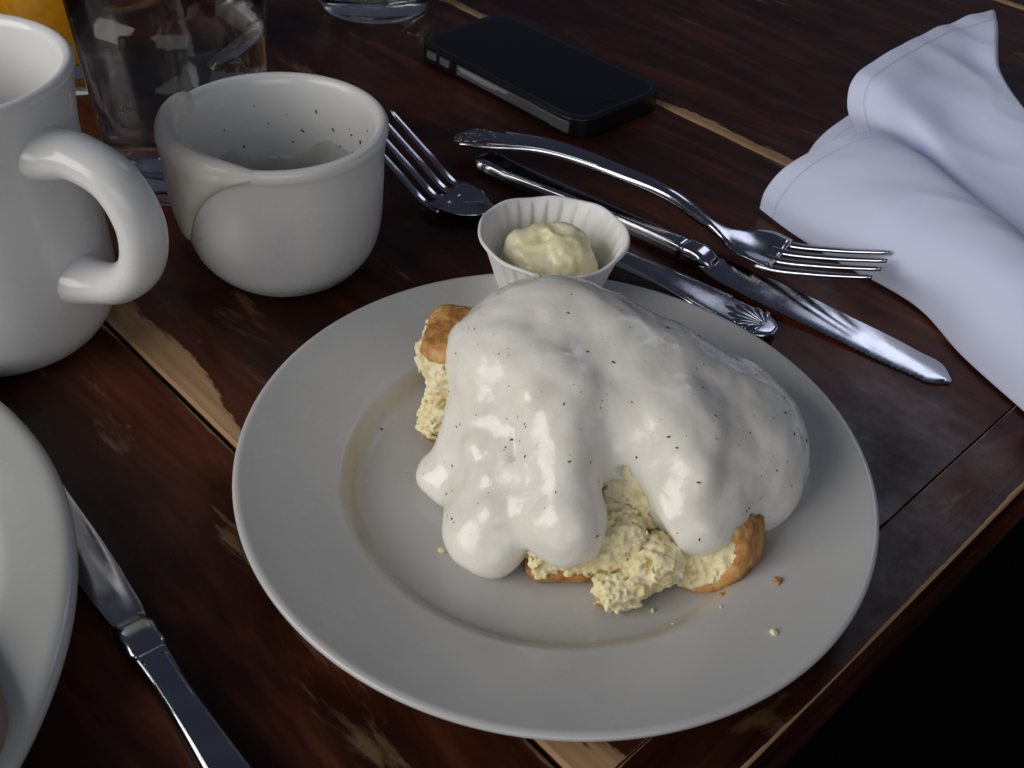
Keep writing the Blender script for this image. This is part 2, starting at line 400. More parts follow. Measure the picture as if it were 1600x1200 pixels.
# ------------------------------------------------------------------ setting: floor and table
tag(mesh_obj('floor', [(-4, -4, -.74), (4, -4, -.74), (4, 4, -.74), (-4, 4, -.74)], [(0, 1, 2, 3)], M['floor'], smooth=False), kind='structure')

ED = np.array([.692, .722]); ED /= np.linalg.norm(ED)       # along the table's front edge
GD = np.array([-ED[1], ED[0]])                                # along the planks, away from that edge
table = thing('wooden_table', 'dark reddish brown varnished plank table with worn bare seams and edge', 'table', (0, 0, 0))
def board(name, along, across, wear_lo=0.0, wear_hi=0.0, along_dir=GD, cross_dir=ED, thick=.032, top=0.0, wear_len=None, n=90, prof=None):
    """one solid board with eased edges; UV in metres; vertex attribute 'wear' near its long edges"""
    a0, a1 = along; c0, c1 = across; W = c1 - c0
    q_ = min(1.0, W / .05); cs = [0, .0004 * q_, .0014 * q_, .004 * q_, .008 * q_, .013 * q_, .02 * q_]; cs = cs + [W / 2] + [W - c for c in cs[::-1]]
    zs = [-.0014, -.0005, 0, 0, 0, 0, 0, 0, 0, 0, 0, 0, 0, -.0005, -.0014]
    V, uv, wr = [], [], []
    rng = np.random.RandomState(int(abs(a0 * 1000) + abs(c0 * 1000)))
    ph = rng.uniform(0, 6, 4)
    for i in range(n):
        a = a0 + (a1 - a0) * i / (n - 1)
        wl = wear_lo * (1 + .35 * math.sin(a * 31 + ph[0]) + .25 * math.sin(a * 83 + ph[1]))
        wh = wear_hi * (1 + .35 * math.sin(a * 27 + ph[2]) + .25 * math.sin(a * 71 + ph[3]))
        if prof: wl *= prof(a)
        for c, z in zip(cs, zs):
            p = GD * 0 + along_dir * a + cross_dir * (c0 + c)
            V.append((p[0], p[1], top + z)); uv.append((a, c))
            w_ = 0
            if wl > 1e-4: w_ = max(w_, 1.0 - .5 * c / wl)
            if wh > 1e-4: w_ = max(w_, 1.0 - .5 * (W - c) / wh)
            wr.append(0 if z < -.001 else max(0, min(1.2, w_)))
    k = len(cs); Fc = grid_faces(n, k)
    nb = len(V)
    for i in range(n):
        for j in (0, k - 1):
            x, y, z = V[i * k + j]; V.append((x, y, top - thick)); uv.append((uv[i * k + j][0], uv[i * k + j][1] + .03 * (1 if j else -1))); wr.append(0)
    for i in range(n - 1):
        Fc.append((i * k, nb + 2 * i, nb + 2 * i + 2, (i + 1) * k)); Fc.append((i * k + k - 1, (i + 1) * k + k - 1, nb + 2 * i + 3, nb + 2 * i + 1))
        Fc.append((nb + 2 * i, nb + 2 * i + 1, nb + 2 * i + 3, nb + 2 * i + 2))
    Fc.append(tuple(range(k)) + (nb + 1, nb)); Fc.append(tuple((n - 1) * k + j for j in range(k)) + (nb + 2 * n - 1, nb + 2 * n - 2))
    o = mesh_obj(name, V, Fc, M['wood'], table, smooth=False, uv=uv)
    at = o.data.attributes.new('wear', 'FLOAT', 'POINT'); at.data.foreach_set('value', wr)
    return o
seams = [-.495, -.19, .1155, .4210, .7255, 1.03, 1.34]
gap = .0006
for i in range(len(seams) - 1):
    c0, c1 = seams[i], seams[i + 1]
    lo = [.0, .006, .0115, .0062, .006, .006][i]
    board('plank', (.0745, 1.5), (c0 + gap, c1 - gap), wear_lo=lo, wear_hi=.0015, top=[-.0003, 0, 0, .0002, 0, 0][i], n=140)
board('end_board', (-.495, 1.34), (.0520, .0742), wear_lo=.0011, wear_hi=.0006, along_dir=ED, cross_dir=GD, top=-.0002, n=160)

# ------------------------------------------------------------------ crockery
PC = (.0155, .2350); PS = .988
dinner = thing('dinner_plate', 'large white plate in the centre carrying the gravy covered biscuit', 'plate', (*PC, 0))
lathe('plate_body', [(0, .0040), (.045, .0040), (.056, .0044), (.0612, .0056), (.0640, .0082), (.0668, .0103), (.070, .0112), (.080, .0139), (.090, .0167), (.0945, .0181),
                     (.0966, .0187), (.0979, .0184), (.0983, .0174), (.0976, .0164), (.0955, .0158), (.088, .0137), (.075, .0095), (.066, .0062), (.060, .0022), (.057, .0008), (.054, .0008), (.052, .0018), (0, .0018)],
      M['plate'], dinner, 192, smooth_n=110).scale = (PS, PS, 1)
LPC = (-.2365, .134)
lpl = thing('side_plate', 'thick rimmed white plate cut off by the left edge of the picture', 'plate', (*LPC, 0))
lathe('plate_body', [(0, .0075), (.08, .0075), (.098, .0085), (.1055, .0098), (.1085, .0128), (.1112, .0162), (.1140, .0178), (.118, .0182), (.124, .0184), (.1290, .0184), (.1315, .0172), (.1322, .0154), (.1312, .0136), (.127, .0115), (.115, .0062), (.10, .0012), (.095, .0008), (.09, .0022), (0, .003)],
      mat_ceramic('glazed_side_plate', (.50, .50, .475)), lpl, 192, smooth_n=80)

MC = (-.1835, .2985)
mug = thing('coffee_mug', 'tall white mug with a thick C shaped handle, rim cut off at the left', 'mug', (*MC, 0))
lathe('mug_body', [(0, .0030), (.024, .0030), (.0275, .0008), (.0305, .0008), (.0345, .0040), (.0388, .0120), (.0403, .0240), (.0400, .040), (.0388, .060), (.0384, .075), (.0395, .088), (.0408, .0955), (.0413, .0975), (.0408, .0994),
                  (.0392, .0998), (.0373, .0982), (.0362, .093), (.0346, .078), (.0346, .060), (.0352, .040), (.0352, .022), (.030, .0095), (.018, .0075), (0, .0072)],
      M['ceramic'], mug, 128, smooth_n=120)
def tube(name, path, radii, m, parent, n=20, flat=1.0, rings=48):
    p = catmull(path, rings); rr = catmull(np.array(radii, float)[:, None], rings)[:, 0]
    secs = []
    side = None
    for i in range(rings):
        t = p[min(i + 1, rings - 1)] - p[max(i - 1, 0)]; t /= np.linalg.norm(t)
        s_ = np.cross(t, (0, 0, 1)) if side is None else side - t * (side @ t)
        s_ /= np.linalg.norm(s_); side = s_; b = np.cross(s_, t)
        secs.append([p[i] + rr[i] * (flat * s_ * math.cos(a) + b * math.sin(a)) for a in np.arange(n) / n * 2 * math.pi])
    V, Fc = sweep(secs)
    return mesh_obj(name, V, Fc, m, parent)
az = math.radians(-24); hd = np.array([math.cos(az), math.sin(az), 0])
az = math.radians(-20); hd = np.array([math.cos(az), math.sin(az), 0])
hp = [hd * r + np.array([0, 0, z]) for r, z in [(.031, .0790), (.0405, .0797), (.051, .0812), (.0635, .0765), (.0700, .0635), (.0676, .0485), (.0580, .0380), (.046, .0340), (.033, .0330)]]
tube('handle', hp, [.0104, .0080, .0070, .0068, .0069, .0068, .0066, .0071, .0098], M['ceramic'], mug, 24, 1.2, 64)

GC = (-.0927, .3505)
gcup = thing('gravy_cup', 'small white handleless cup with gravy dripping over its rim', 'cup', (*GC, 0))
lathe('cup_body', [(0, .0016), (.019, .0016), (.0215, .0006), (.0235, .0010), (.0290, .0050), (.0345, .0125), (.0372, .0230), (.0383, .038), (.0389, .050), (.0398, .0570), (.0406, .0600), (.0404, .0622), (.0390, .0634), (.0370, .0628),
                  (.0354, .0590), (.0348, .048), (.0338, .032), (.030, .0165), (.022, .0095), (0, .0080)],
      M['ceramic'], gcup, 128, smooth_n=110)
# gravy left in the cup: inner film and the drip over the rim, built as thin relief following the wall
def cup_r(z): return float(np.interp(z, [.0010, .005, .0125, .023, .038, .050, .057, .060, .0622], [.0235, .029, .0345, .0372, .0383, .0389, .0398, .0406, .0404]))
def cup_ri(z): return float(np.interp(z, [.008, .0095, .0165, .032, .048, .059, .0628, .0634], [.005, .022, .030, .0338, .0348, .0354, .0370, .0390]))
def drip():
    V, nu, nv = [], 40, 44
    a0, a1 = math.radians(-205), math.radians(-84)
    for i in range(nu):
        f_ = i / (nu - 1); a = a0 + (a1 - a0) * f_
        # how far down the outside this part of the drip runs
        down = .062 - np.interp(f_, [0, .08, .18, .30, .42, .485, .53, .58, .65, .73, .81, .90, 1], [.012, .026, .034, .039, .042, .0415, .038, .030, .021, .0135, .0075, .0035, .001])
        path = []
        for k in range(nv):
            g = k / (nv - 1)
            if g < .30:   z = .0585 + (.0630 - .0585) * g / .30; r = cup_ri(z)
            elif g < .42: q = (g - .30) / .12; ang = math.pi * (1 - q); r = .0387 + .0018 * math.cos(ang); z = .0626 + .0012 * math.sin(ang)
            else:         z = .0622 + (down - .0622) * (g - .42) / .58; r = cup_r(z)
            edge = min(1, f_ * 8, (1 - f_) * 3.2); th = .0021 * (edge * (2 - edge)) ** .8
            if g > .42: th *= (1 + .55 * math.sin(min(1, (g - .42) / .58) * math.pi * .9)) * math.sqrt(max(0.0, 1 - ((g - .42) / .58) ** 8))
            if g < .3: th *= .15 + .85 * g / .3
            th += .00012 - .0015 * (1 - min(1, edge * 1.4)) ** 2
            if .30 <= g < .42: path.append((r + th * math.cos(ang) , z + th * math.sin(ang)))
            else: path.append((r + (th if g > .3 else -th), z))
        for r, z in path: V.append((r * math.cos(a), r * math.sin(a), z))
    return V, grid_faces(nu, nv)
V, Fc = drip()
o = mesh_obj('gravy_drip', V, Fc, M['residue'], gcup)
sm = o.modifiers.new('s', 'SMOOTH'); sm.iterations = 4
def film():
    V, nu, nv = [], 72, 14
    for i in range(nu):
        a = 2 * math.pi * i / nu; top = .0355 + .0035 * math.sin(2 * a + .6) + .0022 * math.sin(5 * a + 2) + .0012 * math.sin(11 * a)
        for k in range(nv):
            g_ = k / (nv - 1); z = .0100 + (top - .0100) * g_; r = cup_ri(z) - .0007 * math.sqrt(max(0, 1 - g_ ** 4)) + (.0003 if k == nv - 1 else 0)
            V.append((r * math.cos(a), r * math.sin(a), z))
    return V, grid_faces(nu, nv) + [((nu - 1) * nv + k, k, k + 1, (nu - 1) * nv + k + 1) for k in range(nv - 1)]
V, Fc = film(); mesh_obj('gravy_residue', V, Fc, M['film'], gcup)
# pepper stuck inside the cup
def flakes(name, pts, nrm, smin_, smax_, m, parent, seed=1):
    rng = np.random.RandomState(seed); V, Fc = [], []
    for p, n in zip(pts, nrm):
        n = np.array(n) / np.linalg.norm(n); t = np.cross(n, rng.normal(size=3)); t /= np.linalg.norm(t); b = np.cross(n, t)
        s_ = rng.uniform(smin_, smax_); l = s_ * rng.uniform(.7, 1.7); h = s_ * .35; k = len(V)
        c = np.array(p) + n * h * .25
        for q in ((-l, -s_ * .6, -h), (l * .8, -s_ * .4, -h), (l, s_ * .5, -h), (-l * .6, s_ * .7, -h), (-l * .5, -s_ * .3, h), (l * .5, -s_ * .2, h), (l * .4, s_ * .3, h), (-l * .4, s_ * .35, h)):
            V.append(c + t * q[0] + b * q[1] + n * q[2])
        for q in ((0, 3, 2, 1), (4, 5, 6, 7), (0, 1, 5, 4), (1, 2, 6, 5), (2, 3, 7, 6), (3, 0, 4, 7)): Fc.append(tuple(k + i for i in q))
    return tag(mesh_obj(name, V, Fc, m, parent, smooth=False), kind='stuff')
pp, pn = [], []
rng = np.random.RandomState(4)
for a, z, in [(78, .050), (52, .047), (50, .045), (60, .038), (36, .040), (95, .036), (70, .028), (20, .036), (110, .044), (44, .030), (15, .047), (85, .022), (128, .036), (62, .0375), (30, .052), (88, .041), (105, .030), (57, .032), (40, .0445), (75, .0335), (118, .052), (140, .045), (25, .031), (98, .0475), (66, .044), (48, .038)]:
    a = math.radians(a); r = cup_ri(z) - .0001; pp.append((r * math.cos(a), r * math.sin(a), z)); pn.append((-math.cos(a), -math.sin(a), .1))
for a, z in [(-168, .052), (-160, .045), (-150, .048), (-172, .040), (-158, .036), (-163, .030), (-145, .040), (-178, .034)]:
    a = math.radians(a); r = cup_r(z) + .0026; pp.append((r * math.cos(a), r * math.sin(a), z)); pn.append((math.cos(a), math.sin(a), .05))
flakes('pepper_flakes', pp, pn, .00026, .00066, M['pepper'], gcup, 3)

# ------------------------------------------------------------------ glasses
def tumbler(name, label, loc, rb, rt, h, base_t, wall=.0018, group=None):
    t = thing(name, label, 'glass', loc, 0, group)
    lathe('glass_body', [(0, .0015), (rb * .7, .0012), (rb - .003, .0002), (rb - .0008, .0012), (rb, .004), (rb + (rt - rb) * .5, h * .5), (rt, h - .001), (rt - wall * .5, h), (rt - wall, h - .001),
                         (rb + (rt - rb) * .5 - wall * 1.1, h * .5), (rb - wall * 1.6, base_t + .005), (rb - wall * 3, base_t + .001), (rb * .5, base_t), (0, base_t)], M['glass'], t, 96)
    return t
def liquid(name, m, parent, rb, rt, h, base_t, level, wall=.0018):
    R = lambda z: rb + (rt - rb) * z / h - wall * .75
    return lathe(name, [(0, base_t - .0003), (rb * .5, base_t - .0003), (rb - wall * 2.8, base_t + .0006), (R(base_t + .005), base_t + .005), (R(h * .5), h * .5), (R(level), level), (R(level) - .002, level - .0006), (0, level - .0006)], m, parent, 96)
wg = tumbler('water_glass', 'large water glass with ice standing behind the mug and the gravy cup', (-.1505, .418, 0), .0345, .0415, .125, .012)
liquid('water', M['water'], wg, .0345, .0415, .125, .012, .100)
def ice_cube(loc, s, rot, label):
    bm = bmesh.new(); bmesh.ops.create_cube(bm, size=1); bmesh.ops.bevel(bm, geom=bm.edges[:], offset=.16, segments=3, affect='EDGES')
    bmesh.ops.subdivide_edges(bm, edges=bm.edges[:], cuts=1)
    for v in bm.verts: v.co += Vector(v.co).normalized() * random.uniform(-.05, .03); v.co = Vector((v.co.x * s[0], v.co.y * s[1], v.co.z * s[2]))
    o = bm_obj('ice_cube', bm, M['ice']); o.location = loc; o.rotation_euler = rot
    return tag(o, label, 'ice cube', 'ice cubes in the water glass')
ice_cube((-.150, .402, .0945), (.024, .020, .020), (.3, .5, .4), 'ice cube showing lowest at the middle front of the water glass')
ice_cube((-.136, .424, .0955), (.019, .020, .019), (.7, .2, 1.1), 'ice cube at the right side of the water glass')
ice_cube((-.166, .428, .095), (.024, .024, .022), (.1, .9, .2), 'ice cube farthest back in the water glass')
fg = tumbler('water_glass', 'glass of which only the round base shows at the top of the picture', (-.100, .626, 0), .0325, .0385, .12, .011)
liquid('water', M['water'], fg, .0325, .0385, .12, .011, .08)
jg = tumbler('juice_glass', 'glass of orange juice behind the mug in the top left corner', (-.232, .516, .0012), .036, .042, .13, .012)
liquid('orange_juice', M['juice'], jg, .036, .042, .13, .012, .11)
co_ = lathe('base_whitening_disc', [(0, .0012), (.0368, .0012), (.0372, .0008), (.0368, .0002), (0, .0002)], M['disc'], None, 64, loc=(-.232, .516, 0))  # added pale disc, stands in for the bright reflection in the glass base
tag(co_, 'pale round coaster added under the orange juice glass to whiten its base', 'disc')

# ------------------------------------------------------------------ phone
ph = thing('mobile_phone', 'black mobile phone in a worn dark case lying face up', 'phone', (.0005, .5385, 0), math.radians(-43.5))
def rbox(name, sx, sy, z0, z1, rad, m, parent, bev=.001, cx=0, cy=0, smooth=True):
    bm = bmesh.new(); n = 10; vs = []
    for qx, qy, a0 in ((1, 1, 0), (-1, 1, 90), (-1, -1, 180), (1, -1, 270)):
        for k in range(n + 1):
            a = math.radians(a0 + 90 * k / n); vs.append((cx + qx * (sx / 2 - rad) + rad * math.cos(a), cy + qy * (sy / 2 - rad) + rad * math.sin(a)))
    bot = [bm.verts.new((x, y, z0)) for x, y in vs]; top = [bm.verts.new((x, y, z1)) for x, y in vs]
    fb = bm.faces.new(bot[::-1]); ft = bm.faces.new(top); k = len(vs)
    for i in range(k): bm.faces.new((bot[i], bot[(i + 1) % k], top[(i + 1) % k], top[i]))
    if bev: bmesh.ops.bevel(bm, geom=list(ft.edges) + list(fb.edges), offset=bev, segments=4, affect='EDGES', profile=.6)
    o = bm_obj(name, bm, m, parent, smooth)
    return o
PL, PW = .125, .0665
rbox('case', PL, PW, .0006, .0098, .0130, M['black'], ph, .0028)
rbox('bezel', PL - .0062, PW - .0062, .0093, .01004, .0106, M['bez'], ph, .0003, smooth=False)
rbox('screen', PL - .0075, PW - .0075, .0095, .01012, .0100, M['screen'], ph, .0003, smooth=False)
rbox('side_panel', .071, .0022, .0030, .0080, .0010, M['gun'], ph, .0006, cx=.0085, cy=-PW / 2 + .0003)
rbox('corner_cap', .0125, .0024, .0026, .0080, .0011, M['gun'], ph, .0006, cx=.0490, cy=-PW / 2 + .0003)
wp = bmesh.new()
xs = [-.0245, -.023, -.010, .0005, .0015, .004, .0055, .0105, .013]; tops = [.0074, .0078, .0078, .0078, .0078, .0078, .0077, .0077, .0074]; bots = [.0070, .0056, .0052, .0050, .0056, .0054, .0064, .0062, .0070]
fr = [[wp.verts.new((x, y_, z)) for x, z in zip(xs, row)] for y_ in (-PW / 2 - .00115, -PW / 2 - .0007) for row in (tops, bots)]
for i in range(len(xs) - 1):
    wp.faces.new((fr[0][i], fr[0][i + 1], fr[1][i + 1], fr[1][i])); wp.faces.new((fr[0][i], fr[2][i], fr[2][i + 1], fr[0][i + 1])); wp.faces.new((fr[1][i], fr[1][i + 1], fr[3][i + 1], fr[3][i]))
tag(bm_obj('worn_patch', wp, M['worn'], ph, False), 'bright bare patch where the grey side has worn off')
for cx in (-.0470, -.0365): rbox('volume_button', .0075, .002, .0040, .0076, .0009, M['gun'], ph, .0004, cx=cx, cy=-PW / 2 - .0002)
hb = lathe('home_button', [(0, .00005), (.004, .00005), (.0050, .00012), (.0053, .00005), (.0055, 0)], M['screen'], ph, 32); hb.location = (PL / 2 - .0125, 0, .01012)

# ------------------------------------------------------------------ cutlery
def strip_solid(xs, ws, zs, th, nseg=9, crown=.0, yoff=None, edge=.5):
    """solid flat bar along x: half-widths ws, mid heights zs, thicknesses th; crowned top"""
    secs = []
    for i, x in enumerate(xs):
        w_, z, t = ws[i], zs[i], th[i]; y0 = yoff[i] if yoff is not None else 0
        top, bot = [], []
        for k in range(nseg):
            u = -1 + 2 * k / (nseg - 1); e = (1 - abs(u) ** 6) ** .5 * (1 - edge) + edge if abs(u) < 1 else edge * .4
            c = crown[i] if hasattr(crown, '__len__') else crown
            top.append((x, y0 + u * w_, z + t / 2 * e + c * (1 - u * u)))
            bot.append((x, y0 + u * w_, z - t / 2 * e + c * (1 - u * u)))
        secs.append([np.array(p) for p in top + bot[::-1]])
    return sweep(secs)
def itp(x, xp, fp): return catmull_i(x, xp, fp)
def catmull_i(x, xp, fp):
    xp, fp = np.array(xp, float), np.array(fp, float); d = np.gradient(fp, xp); x = np.asarray(x, float)
    i = np.clip(np.searchsorted(xp, x) - 1, 0, len(xp) - 2); h = xp[i + 1] - xp[i]; t = (x - xp[i]) / h
    return (2 * t ** 3 - 3 * t ** 2 + 1) * fp[i] + (t ** 3 - 2 * t ** 2 + t) * h * d[i] + (-2 * t ** 3 + 3 * t ** 2) * fp[i + 1] + (t ** 3 - t ** 2) * h * d[i + 1]
def shell_ornament(parent, x0, z, half, zfun, sgn=1):
    """a fan of raised ribs with scalloped ends, at the end of a handle"""
    bm = bmesh.new(); hx = x0 - .0105
    for k in range(-4, 5):
        a = math.radians(k * 19); L = (.0150 - .0011 * abs(k)) ; ysq = half / .0105
        d = np.array([math.cos(a), math.sin(a) * ysq, 0]); dl = np.linalg.norm(d); s_ = np.array([-d[1], d[0], 0]) / dl; rings = []
        for t in np.linspace(.10, 1.12, 11):
            wd = L * t * math.radians(9.5) * .80; wd *= 1.0 if t < .92 else max(.12, math.sqrt(max(0, 1 - ((t - .92) / .205) ** 2)))
            p = np.array([hx, 0, 0]) + d * L * t * (1 if k else 1.05); zz = zfun(p[0]); hh = .00075 * min(1, t * 1.6) * (1.0 if t < .95 else .6)
            rings.append([bm.verts.new(tuple(p + s_ * wd * math.cos(b_) + np.array([0, 0, zz - .00035 + hh * math.sin(b_)]))) for b_ in np.linspace(0, math.pi, 7)])
        for j in range(len(rings) - 1):
            for q in range(6): bm.faces.new((rings[j][q], rings[j + 1][q], rings[j + 1][q + 1], rings[j][q + 1]))
        bm.faces.new(rings[-1]); bm.faces.new(rings[0][::-1])
    return bm_obj('shell_ornament', bm, M['steel'], parent)
def make_fork(label, loc, rz, L, arch, zc, roll=0.0, pitch=0.0, tip=.0150):
    """origin at the handle end, +x to the tines"""
    f_ = thing('fork', label, 'fork', loc, rz, 'forks with shell handles'); f_.rotation_euler = (roll, pitch, rz)
    neck = L * .655; pal = L * .70; root = L * .80
    zx = [0, .02, .05, .085, .115, neck, pal, L * .76, root, L * .88, L]
    zz = [.0022, .0055 * arch, .0105 * arch, .0110 * arch, .0085 * arch, .0042 + zc * .3, .0026, .0013, .0020, tip * .43, tip]
    zf = lambda x: catmull_i(x, zx, zz)
    xs = np.concatenate([np.linspace(0, .012, 9), np.linspace(.014, root, 70)])
    wx = [0, .002, .006, .014, .024, .05, .09, neck - .012, neck, pal - .004, pal + .004, L * .75, root]
    wy = [.0022, .0052, .0077, .0088, .0083, .0062, .0044, .0033, .0031, .0050, .0106, .0128, .0131]
    ws = np.maximum(catmull_i(xs, wx, wy), .001)
    th = catmull_i(xs, [0, .02, .09, neck, pal, root], [.0022, .0026, .0030, .0034, .0024, .0018])
    cr = catmull_i(xs, [0, .03, neck - .01, pal, L * .76, root], [.0002, .0005, .0008, -.0004, -.0030, -.0016])
    V, Fc = strip_solid(xs, ws, zf(xs) - np.minimum(cr, 0), th, 13, cr)
    mesh_obj('handle', V, Fc, M['steel'], f_)
    for k in range(4):
        x_ = np.linspace(root - .007, L - abs(k - 1.5) * .0012, 26); t = (x_ - x_[0]) / (x_[-1] - x_[0])
        y0 = (-.01085 + k * .00723) * (1 + .0 * t); w_ = .00195 - .00085 * t ** 1.5; w_[-2:] *= (.85, .45)
        tt = .0021 - .0006 * t; zq = zf(x_) + .0003
        V, Fc = strip_solid(x_, w_, zq, tt, 7, 0.0, yoff=y0 * np.ones_like(x_))
        mesh_obj('tine', V, Fc, M['steel'], f_)
    shell_ornament(f_, .0150, 0, .0072, lambda x: float(zf(x) + .0013 + .0004))
    # raised border lines along the handle
    for s_ in (-1, 1):
        x_ = np.linspace(.022, neck - .01, 40); y_ = s_ * (catmull_i(x_, wx, wy) - .0013)
        V, Fc = strip_solid(x_, np.full(40, .00055), zf(x_) + .0016, np.full(40, .0007), 5, 0.0, yoff=y_)
        mesh_obj('raised_border', V, Fc, M['steel'], f_)
    return f_
a = P(712, 216, .006); make_fork('fork lying across the serrated knife with its tines over the napkin edge', (a[0], a[1], .0048), math.radians(-30.1), .205, 1.25, .0)
a = P(1213, 516, .004); make_fork('fork behind the paper cup with its tines beside the gravy cup', (a[0], a[1], .0008), math.radians(148.9), .198, .55, 0, tip=.027)

def make_knife(label, tip, end, z0, blade_w, serr, blade_len, hw=.0052, ht=.0085):
    tip, end = np.array(tip[:2]), np.array(end[:2]); d = tip - end; L = np.hypot(*d)
    k_ = thing('knife', label, 'knife', (end[0], end[1], z0), math.atan2(d[1], d[0]), 'table knives')
    hl = L - blade_len
    xs = np.concatenate([np.linspace(0, .008, 9), np.linspace(.010, hl - .010, 40)])
    ws = catmull_i(xs, [0, .002, .007, .018, hl * .5, hl - .02, hl - .010], [.0018, .0044, hw * 1.28, hw * 1.3, hw * .95, hw * .80, hw * .92])
    th = catmull_i(xs, [0, .004, .02, hl * .5, hl - .010], [.0030, ht * .72, ht * .80, ht, ht * .95])
    V, Fc = strip_solid(xs, ws, np.full(len(xs), ht / 2), th, 17, 0.0, edge=.22)
    mesh_obj('handle', V, Fc, M['steel'], k_)
    V, Fc = strip_solid(np.array([hl - .0115, hl - .0095, hl - .006, hl - .003, hl + .001, hl + .004]), np.array([hw * .8, hw * 1.04, hw * .97, hw * 1.04, hw * .93, hw * .75]), np.full(6, ht / 2), np.array([ht * .9, ht * 1.06, ht * .97, ht * 1.03, ht * .6, ht * .2]), 13, 0.0, edge=.25)
    mesh_obj('bolster', V, Fc, M['steel'], k_)
    for s_ in (-1, 1):
        x_ = np.linspace(.016, hl - .013, 36); y_ = s_ * (catmull_i(x_, [0, .018, hl * .5, hl], [hw * .9, hw * .95, hw * .60, hw * .52]))
        zq = catmull_i(x_, [0, .02, hl * .5, hl - .010], [ht * .80, ht * .84, ht * .93, ht * .92])
        V, Fc = strip_solid(x_, np.full(36, .0005), zq, np.full(36, .0009), 5, 0.0, yoff=y_)
        mesh_obj('raised_border', V, Fc, M['steel'], k_)
    shell_ornament(k_, .0140, 0, .0058, lambda x: ht * .89)
    # blade: flat, near vertical faces; the cutting edge is the -y side
    bx = np.linspace(hl - .002, L, 90); t = (bx - bx[0]) / (bx[-1] - bx[0])
    up = catmull_i(t, [0, .06, .2, .6, .85, .96, 1], [.0040, .0052, .0068, .0072, .0058, .0030, -.0022]) * blade_w / .016
    lo = -catmull_i(t, [0, .06, .2, .6, .85, .96, 1], [.0046, .0070, .0086, .0090, .0088, .0075, .0040]) * blade_w / .016
    sr_ = np.zeros(len(bx))
    if serr:
        for i in range(len(bx)):
            if .26 < t[i] < .93: sr_[i] = .00055 * (i % 2)
    secs = []
    for i in range(len(bx)):
        zb = ht / 2 - .0008 - (ht / 2 - .0013) * min(1, t[i] * 1.25)
        tb = .0022 * (1 - .45 * t[i])
        y0, y1 = lo[i], max(up[i], lo[i] + .0006)
        pts = [(y0 + sr_[i], 0), (y0 + (y1 - y0) * .22, tb * .47), (y0 + (y1 - y0) * .7, tb * .5), (y1, tb * .47), (y1, -tb * .47), (y0 + (y1 - y0) * .7, -tb * .5), (y0 + (y1 - y0) * .22, -tb * .42)]
        secs.append([np.array((bx[i], y, zb + z)) for y, z in pts])
    V, Fc = sweep(secs)
    o = mesh_obj('blade', V, Fc, M['steel'], k_, smooth=True)
    md = o.modifiers.new('e', 'EDGE_SPLIT'); md.split_angle = math.radians(25)
    return k_
make_knife('serrated steel knife under the fork with its blade beside the napkin', P(1490, 590, .001), P(745, 243, .006), .0002, .0165, True, .106)
dk = np.array([.672, -.7405]); e0 = np.array([-.0634, .1328]) + dk * .052
make_knife('steel knife tucked along the left plate near the bottom of the picture', (*(e0 - dk * .205), 0), e0, .0002, .0115, False, .105, hw=.0056)

# ------------------------------------------------------------------ napkin
def sheet(rows, nu, nv, thick=.0011):
    """rows of (photo x, y, height) measured on the cloth -> smooth grid"""
    G = np.array([[P(*q) for q in r] for r in rows])
    A = np.stack([catmull(G[i], nv) for i in range(len(G))])           # along rows
    B = np.stack([catmull(A[:, j], nu) for j in range(nv)], 1)         # across
    return B
cols1 = [[(1187, 326, .0015), (1196, 297, .010), (1226, 262, .020), (1278, 231, .027), (1335, 212, .031), (1388, 213, .030), (1412, 232, .022), (1400, 262, .006)],
         [(1240, 366, .0010), (1258, 330, .013), (1300, 280, .025), (1352, 245, .032), (1400, 232, .034), (1440, 248, .032), (1460, 272, .022), (1448, 300, .006)],
         [(1319, 415, .0010), (1335, 372, .015), (1372, 318, .028), (1420, 282, .034), (1468, 278, .035), (1505, 300, .030), (1520, 326, .020), (1512, 345, .007)],
         [(1392, 453, .0010), (1408, 415, .016), (1446, 362, .029), (1495, 326, .035), (1540, 326, .034), (1572, 352, .028), (1590, 380, .018), (1585, 395, .007)],
         [(1445, 490, .0010), (1472, 450, .017), (1520, 405, .030), (1568, 376, .035), (1610, 382, .033), (1645, 412, .026), (1668, 440, .016), (1665, 450, .007)],
         [(1505, 558, .0010), (1540, 510, .017), (1595, 460, .030), (1645, 430, .035), (1690, 440, .033), (1725, 470, .026), (1750, 500, .016), (1748, 510, .007)],
         [(1610, 652, .0010), (1650, 600, .017), (1700, 550, .030), (1745, 520, .035), (1790, 530, .033), (1825, 560, .026), (1850, 590, .016), (1850, 600, .007)]]
cols2 = [[(1362, 232, .010), (1332, 200, .022), (1323, 160, .034), (1338, 118, .044), (1398, 77, .050), (1478, 40, .052), (1552, 15, .054)],
         [(1398, 236, .012), (1378, 205, .027), (1372, 165, .037), (1390, 128, .045), (1440, 92, .048), (1502, 60, .050), (1556, 50, .052)],
         [(1440, 258, .012), (1430, 225, .025), (1425, 182, .0360), (1440, 145, .0410), (1480, 114, .0450), (1525, 98, .045), (1558, 100, .046)],
         [(1490, 298, .012), (1488, 268, .022), (1492, 230, .0285), (1505, 196, .033), (1530, 170, .0375), (1560, 155, .040), (1582, 150, .041)],
         [(1550, 345, .012), (1555, 312, .019), (1565, 280, .024), (1580, 255, .028), (1600, 232, .032), (1618, 212, .035), (1628, 205, .036)],
         [(1640, 420, .012), (1650, 380, .018), (1660, 345, .022), (1675, 315, .025), (1690, 292, .028), (1700, 272, .030), (1706, 265, .031)]]
